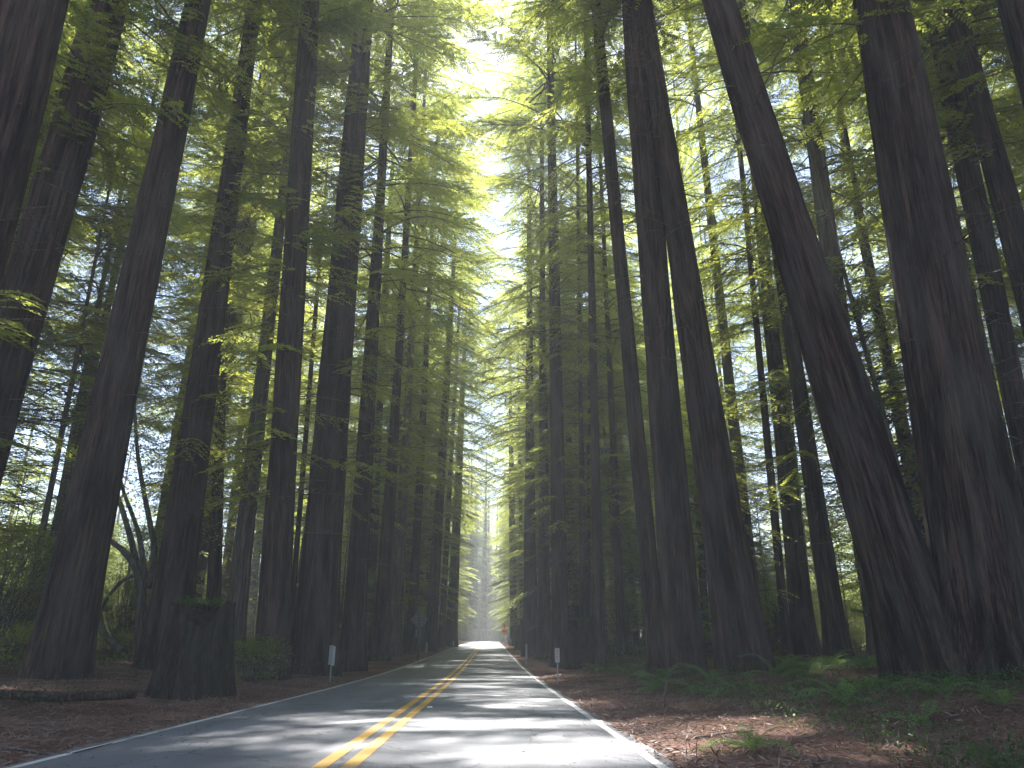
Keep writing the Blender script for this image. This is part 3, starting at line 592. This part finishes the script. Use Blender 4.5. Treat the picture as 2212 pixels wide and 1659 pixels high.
# ------------------------------------------------------------------ roadside markers and signs
def rounded_plate(w, h, r, th, n=5):
    pts = []
    for cx, cz, a0 in ((w / 2 - r, h / 2 - r, 0), (-w / 2 + r, h / 2 - r, 90), (-w / 2 + r, -h / 2 + r, 180), (w / 2 - r, -h / 2 + r, 270)):
        for k in range(n): a = R(a0 + 90 * k / (n - 1)); pts.append((cx + r * math.cos(a), cz + r * math.sin(a)))
    me = bpy.data.meshes.new('plate'); m = len(pts)
    V = [(x, -th / 2, z) for x, z in pts] + [(x, th / 2, z) for x, z in pts]
    F = [tuple(range(m)), tuple(reversed(range(m, 2 * m)))] + [(k, k + m, (k + 1) % m + m, (k + 1) % m) for k in range(m)]
    me.from_pydata(V, [], F); me.update(); return me
def plate(name, w, h, m, parent, loc, r=.02, th=.004, roty=0):
    me = rounded_plate(w, h, r, th); me.materials.append(m); o = obj(name, me, parent, loc); o.rotation_euler = (0, roty, 0); return o
def disc(name, rad, m, parent, loc):
    b = MB(); b.tube([(0, 0, 0), (0, -.006, 0)], rad, 16); o = obj(name, b.mesh(name, m, False), parent, loc); return o
def post(h, m, parent, w=.02):
    b = MB(); b.box((0, 0, h / 2 - .15), (w, w * .6, h / 2 + .15)); b.box((0, .012, h / 2 - .15), (w * .35, w * .5, h / 2 + .15)); return obj('post', b.mesh('post', m, False), parent)
def marker(px, pt, pb, Y, wpx, lab, dots=0, twin=False, hidden_base=None):
    P0, t = at(px, pb, Y); P1, t1 = at(px, pt, Y); zb = float(gz(P0.x, Y)); h = P1.z - zb
    ph = P1.z - P0.z; w = wpx * t / FPX
    e = empty('reflector_post', (P0.x, Y, zb)); post(h, M_STEEL, e, .02)
    if twin:
        for s in (-1, 1): 
            o = plate('plate', w * .46, ph * .95, M_MARK, e, (s * w * .27, -.03, h - ph / 2 - (.03 if s > 0 else 0)), .012)
            o.rotation_euler = (0, 0, s * .5)
    else:
        plate('plate', w, ph, M_MARK, e, (0, -.02, h - ph / 2))
        for k in range(dots): disc('reflector', w * .18, M_AMBER, e, (0, -.0245, h - ph * (.21 + .2 * k)))
    tag(e, lab, 'marker post', 'roadside reflector posts'); occupied.append((P0.x, Y, .3))
marker(715.5, 1393, 1437, 27.5, 14, 'twin-strip white marker in front of the widest hazy trunk', twin=True)
marker(921, 1386, 1410, 60, 5, 'small twin white marker below the back of the diamond sign', twin=True)
marker(979.5, 1385, 1395, 100, 3.2, 'tiny white marker at the far left bend of the edge line', twin=True)
marker(1204, 1400, 1431, 27, 10.5, 'white plate with three round reddish reflectors, right verge', dots=3)
marker(1137, 1391, 1423, 46, 4.4, 'slim white marker at the foot of the ridged verge trunk', dots=0)
marker(1103.5, 1381, 1395, 88, 3, 'small white marker farther down the right verge, nearer of two', dots=1)
marker(1098.5, 1379, 1390, 105, 2.6, 'farthest white marker on the right verge under the orange signs', dots=0)

def sign_back():
    Y = 55.0; Pc, t = at(905.5, 1338, Y); zb = float(gz(Pc.x, Y)); e = empty('sign_back', (Pc.x, Y, zb)); h = Pc.z - zb
    b = MB(); b.box((0, 0, (h + .45) / 2 - .1), (.05, .05, (h + .45) / 2 + .1)); obj('post', b.mesh('post', M_POST, False), e)
    plate('diamond_panel', .94, .94, M_ALU, e, (0, .06, h), .04, .004, R(45))
    Pp, _ = at(903, 1368, Y); plate('lower_plate', .45, .62, M_ALU, e, (-.04, .06, Pp.z - zb), .03)
    b = MB(); b.box((0, 0, 0), (.3, .006, .02)); bm_ = b.mesh('brace', M_STEEL, False)
    for dz in (-.2, .2): obj('brace', bm_, e, (0, .054, h + dz))
    tag(e, 'grey bare back of a diamond road sign with a small plate below', 'road sign')
sign_back()
def orange_signs():
    Y = 124.0; P2, t = at(1090.2, 1364.6, Y); P1, _ = at(1091.5, 1351, Y); zb = float(gz(P2.x, Y))
    e = empty('warning_sign', (P2.x, Y, zb)); sc = 1.0
    h1, h2 = P1.z - zb, P2.z - zb
    b = MB(); b.box((0, .03, h1 / 2), (.05, .03, h1 / 2 + .3)); obj('post', b.mesh('post', M_STEEL, False), e)
    top = plate('upper_diamond', .68, .68, M_ORANGE, e, (0, -.02, h1), .04, .006, R(45))
    low = plate('lower_diamond', .82, .82, M_ORANGE, e, (0, -.02, h2), .04, .006, R(45))
    b = MB(); b.box((.02, -.026, h1), (.045, .002, .26)); b.box((-.13, -.026, h1), (.14, .002, .05)); o = obj('symbol', b.mesh('symbol', M_BLACK, False), e)
    b = MB()
    for row, (z, x0, n, w) in enumerate(((.12, -.22, 5, .07), (-.04, -.31, 8, .062))):
        for k in range(n): b.box((x0 + k * .088, -.026, h2 + z), (w / 2, .002, .045))
    o = obj('lettering', b.mesh('lettering', M_BLACK, False), e); o['kind'] = 'stuff'
    tag(e, 'pair of stacked orange diamond warning signs far down the right verge', 'road sign')
orange_signs()

# ------------------------------------------------------------------ ferns
def frond_mesh(seed, L=.85):
    g4 = np.random.default_rng(seed); n = 26; s = np.linspace(0, 1, n)
    P = np.stack([L * s * .95, 0 * s + .04 * np.sin(s * 3 + seed), L * (.75 * s - .85 * s ** 2) + .02], -1)
    V, F = [], []
    for i in range(2, n):
        w = .15 * L * math.sin(min(1, (i / n) * 1.15) * 2.9) + .01; tdir = P[i] - P[i - 1]; tdir /= np.linalg.norm(tdir)
        for sd_ in (-1, 1):
            d = np.array([.28, sd_, -.2 + g4.normal(0, .08)]); d /= np.linalg.norm(d); k = len(V)
            V += [P[i] - tdir * .010, P[i] + d * w * .5 - tdir * .011, P[i] + d * w, P[i] + d * w * .5 + tdir * .012]; F.append([k, k + 1, k + 2, k + 3])
    k0 = len(V)
    for i in range(n): V += [P[i] + [0, .004, 0], P[i] - [0, .004, 0]]
    for i in range(n - 1): F.append([k0 + 2 * i, k0 + 2 * i + 1, k0 + 2 * i + 3, k0 + 2 * i + 2])
    return mesh_np('frond', np.array(V), np.array(F), M_FERN, False, np.full(len(V), g4.random()))
FR = [frond_mesh(i) for i in range(5)]
def fern(x, y, s, lab, grp, n=11):
    e = empty('sword_fern', (x, y, float(gz(x, y)) - .02))
    for k in range(n):
        o = obj('frond', FR[rnd.randrange(5)], e); o.rotation_euler = (rnd.gauss(0, .15), rnd.uniform(-.55, .15), k * 6.283 / n + rnd.gauss(0, .25)); q = s * rnd.uniform(.75, 1.15); o.scale = (q, q, q)
    tag(e, lab, 'fern', grp); 
made = 0
for px, py, Y, s, lab in ((1620, 1560, 9.2, .8, 'bright fern in the sunlit needle litter by the right edge line'),
                         (1410, 1455, 20.5, .9, 'fern in front of the great grooved trunk on the right'),
                         (1740, 1440, 21, 1.1, 'fern in the sunlit patch right of the streaked big trunk'),
                         (1790, 1420, 24, 1.1, 'fern behind the sunlit patch left of the leaning giant'),
                         (1880, 1470, 14.5, .9, 'fern with one bright frond in front of the leaning giant')):
    P, _ = at(px, py, Y); fern(P.x, Y, s, lab, None, 13)
while made < 46:
    y = g.uniform(8.5, 34); x = float(xc(y)) + g.uniform(6.0, 19)
    if not free(x, y, .35): continue
    fern(x, y, g.uniform(.9, 1.5), 'dim green fern on the shaded forest floor right of the road, among others alike', 'shaded ferns right of the road', 9); made += 1
made = 0
while made < 30:
    y = g.uniform(7.5, 22); x = float(xc(y)) + g.uniform(7.0, 15)
    if not free(x, y, .25): continue
    fern(x, y, g.uniform(.45, .8), 'small dark fern in the shaded lower right undergrowth, among others alike', 'small shaded ferns at the lower right', 8); made += 1
made = 0
while made < 12:
    y = g.uniform(16, 36); x = float(xc(y)) - g.uniform(7.5, 20)
    if not free(x, y, .35): continue
    fern(x, y, g.uniform(.7, 1.2), 'dim green fern on the shaded forest floor left of the road, among others alike', 'shaded ferns left of the road', 9); made += 1

# ------------------------------------------------------------------ litter, ground cover, sticks, logs
def scatter_leaves(name, n, side, yr, dr, L, up, m, power=1.0, seed=1, lw=.2, clump=None, lift=.0):
    g5 = np.random.default_rng(seed); Y = yr[0] + (yr[1] - yr[0]) * g5.random(n) ** power; d = dr[0] + (dr[1] - dr[0]) * g5.random(n)
    s = np.where(g5.random(n) < .5, -1, 1) if side == 0 else np.full(n, side)
    X = xc(Y) + s * (HALF + d)
    if clump:
        keep = vnoise(X * clump + 31, Y * clump + 17) + .25 * (g5.random(n) - .5) > .47; X, Y = X[keep], Y[keep]; n = len(X)
    if clump: d = d[keep]
    Z = np.where(d < .12, crown_z(np.minimum(HALF + d, HALF), Y) + .004, gz(X, Y)) + .006 + lift * g5.random(n) ** 1.5; P = np.stack([X, Y, Z], -1)
    D = g5.normal(0, 1, (n, 3)); D[:, 2] = up * (np.abs(D[:, 2]) if up > .3 else D[:, 2]); D /= np.linalg.norm(D, axis=1)[:, None]
    Q = np.cross(D, g5.normal(0, .4, (n, 3)) + [0, 0, 1]); Q /= np.linalg.norm(Q, axis=1)[:, None] + 1e-6
    l = (L * (.5 + g5.random(n)))[:, None]; w = l * lw
    V = np.stack([P, P + D * l * .5 + Q * w, P + D * l, P + D * l * .5 - Q * w], 1).reshape(-1, 3)
    return obj(name, mesh_np(name, V, np.arange(len(V)).reshape(-1, 4), m, False, np.repeat(g5.random(n), 4)), kind='stuff')
scatter_leaves('needle_litter', 90000, 0, (4.5, 34), (.05, 7.5), .11, .28, M_DUFF, 1.6, 1, .07)
scatter_leaves('needle_litter', 1600, 0, (4, 40), (-1.6, -.1), .06, .1, M_DUFF, 1.3, 8, .08)
scatter_leaves('needle_litter', 12000, 0, (4, 60), (.02, .6), .09, .1, M_DUFF, 1.5, 6, .07, lift=.0)
scatter_leaves('ground_cover_plants', 150000, 1, (7.0, 45), (2.4, 22), .05, .9, M_COVER, 1.6, 2, .22, .3, .26)
scatter_leaves('ground_cover_plants', 60000, -1, (12, 50), (3.2, 24), .06, .9, M_COVER, 1.2, 3, .22, .35, .35)
scatter_leaves('ground_cover_plants', 40000, 0, (45, 150), (1.5, 30), .2, .9, M_COVER, 1.2, 4, .3, .3, .4)

def stick(x, y, L, ang, lab, r=.015, up=.02, arch=0, grp='fallen sticks on the verge'):
    z = float(gz(x, y)); s = np.linspace(0, 1, 8); c, si = math.cos(ang), math.sin(ang)
    px = s * L; P = []
    for t in s:
        wx = c * t * L + .05 * math.sin(t * 5 + x) * L * .4; wy = si * t * L; P.append([wx, wy, float(gz(x + wx, y + wy)) - z + r + up * t + arch * t * (2 - t)])
    b = MB(); b.tube(P, np.linspace(r, r * .4, 8), 6)
    e = empty('fallen_stick', (x, y, z)); obj('branch', b.mesh('branch', M_TWIG), e)
    b = MB(); p = np.array(P[4]); d = np.array([c * .5 - si * .8, si * .5 + c * .8, .15]) * L * .3; b.tube([p, p + d * .5, p + d], [r * .5, r * .4, r * .2], 5); obj('side_twig', b.mesh('side_twig', M_TWIG), e)
    tag(e, lab, 'stick', grp)
g = np.random.default_rng(12)
for k in range(22):
    y = g.uniform(7, 26); s = 1 if g.random() < .6 else -1; x = float(xc(y)) + s * (HALF + g.uniform(.5, 5.5))
    stick(x, y, g.uniform(.4, 1.4), g.uniform(-.6, .6) + (0 if g.random() < .5 else 3.14), 'thin fallen stick among many in the needle litter ' + ('right' if s > 0 else 'left') + ' of the road', g.uniform(.006, .014), grp='fallen sticks ' + ('right' if s > 0 else 'left') + ' of the road')
P, _ = at(1434, 1490, 15.5); stick(P.x, 15.5, .55, 1.2, 'short pale upright curved stick before the great grooved trunk', .02, .05, .4, None)
P, _ = at(1500, 1600, 8.6); stick(P.x, 8.6, .3, 1.2, 'small upright bent twig at the right verge in sunlit litter', .006, .05, .18, None)
P, _ = at(2, 1620, 9.5); stick(P.x, 9.5, 1.6, -.15, 'long reddish stick lying at the bottom left roadside', .018, .02, 0, None)
def log(px, Y, L, r, ang, lab, seed):
    P, _ = at(px, 1480, Y); z = float(gz(P.x, Y)); e = empty('fallen_log', (P.x, Y, z)); b = MB(); g6 = np.random.default_rng(seed)
    pts = [(math.cos(ang) * (t - .5) * L, math.sin(ang) * (t - .5) * L, r * .7 + .04 * math.sin(t * 6)) for t in np.linspace(0, 1, 16)]
    b.tube(pts, np.linspace(r, r * .75, 16), 18, .12, g6); obj('log', b.mesh('log', M_BARK), e)
    b = MB(); b.tube([(0, 0, r), (.05, -.2, r * 1.8), (.1, -.3, r * 2.6)], [.05, .04, .02], 7); obj('broken_branch', b.mesh('broken_branch', M_TWIG), e)
    tag(e, lab, 'log')
log(0, 15.5, 5.2, .11, .1, 'fallen dark log lying at the foot of the leftmost trees', 3)

# ------------------------------------------------------------------ far wooded hill closing the view
def hill():
    Y = np.linspace(330, 1500, 24); X = np.linspace(-1400, 1400, 60); XX, YY = np.meshgrid(X, Y)
    Z = 2 + 60 * smooth(340, 1200, YY) * (.6 + .8 * vnoise(XX * .004, YY * .004)) - 3 * (YY < 345)
    V = np.stack([XX, YY, Z], -1).reshape(-1, 3); nx = 60; i = (np.arange(23)[:, None] * nx + np.arange(59)[None]).ravel()
    obj('hills', mesh_np('hills', V, np.stack([i, i + 1, i + nx + 1, i + nx], -1), M_GROUND, True), kind='structure')
hill()

# ------------------------------------------------------------------ haze
if HAZE_DENSITY > 0:
    b = MB(); b.box((0, 170, 40), (130, 215, 44))
    m = bpy.data.materials.new('hazy_air'); m.use_nodes = True; n = m.node_tree.nodes; n.remove(n['Principled BSDF'])
    v = n.new('ShaderNodeVolumePrincipled'); v.inputs['Color'].default_value = (.88, .93, 1, 1); v.inputs['Density'].default_value = HAZE_DENSITY; v.inputs['Anisotropy'].default_value = .1
    m.node_tree.links.new(v.outputs[0], n['Material Output'].inputs['Volume'])
    obj('haze', b.mesh('haze', m, False), kind='stuff')
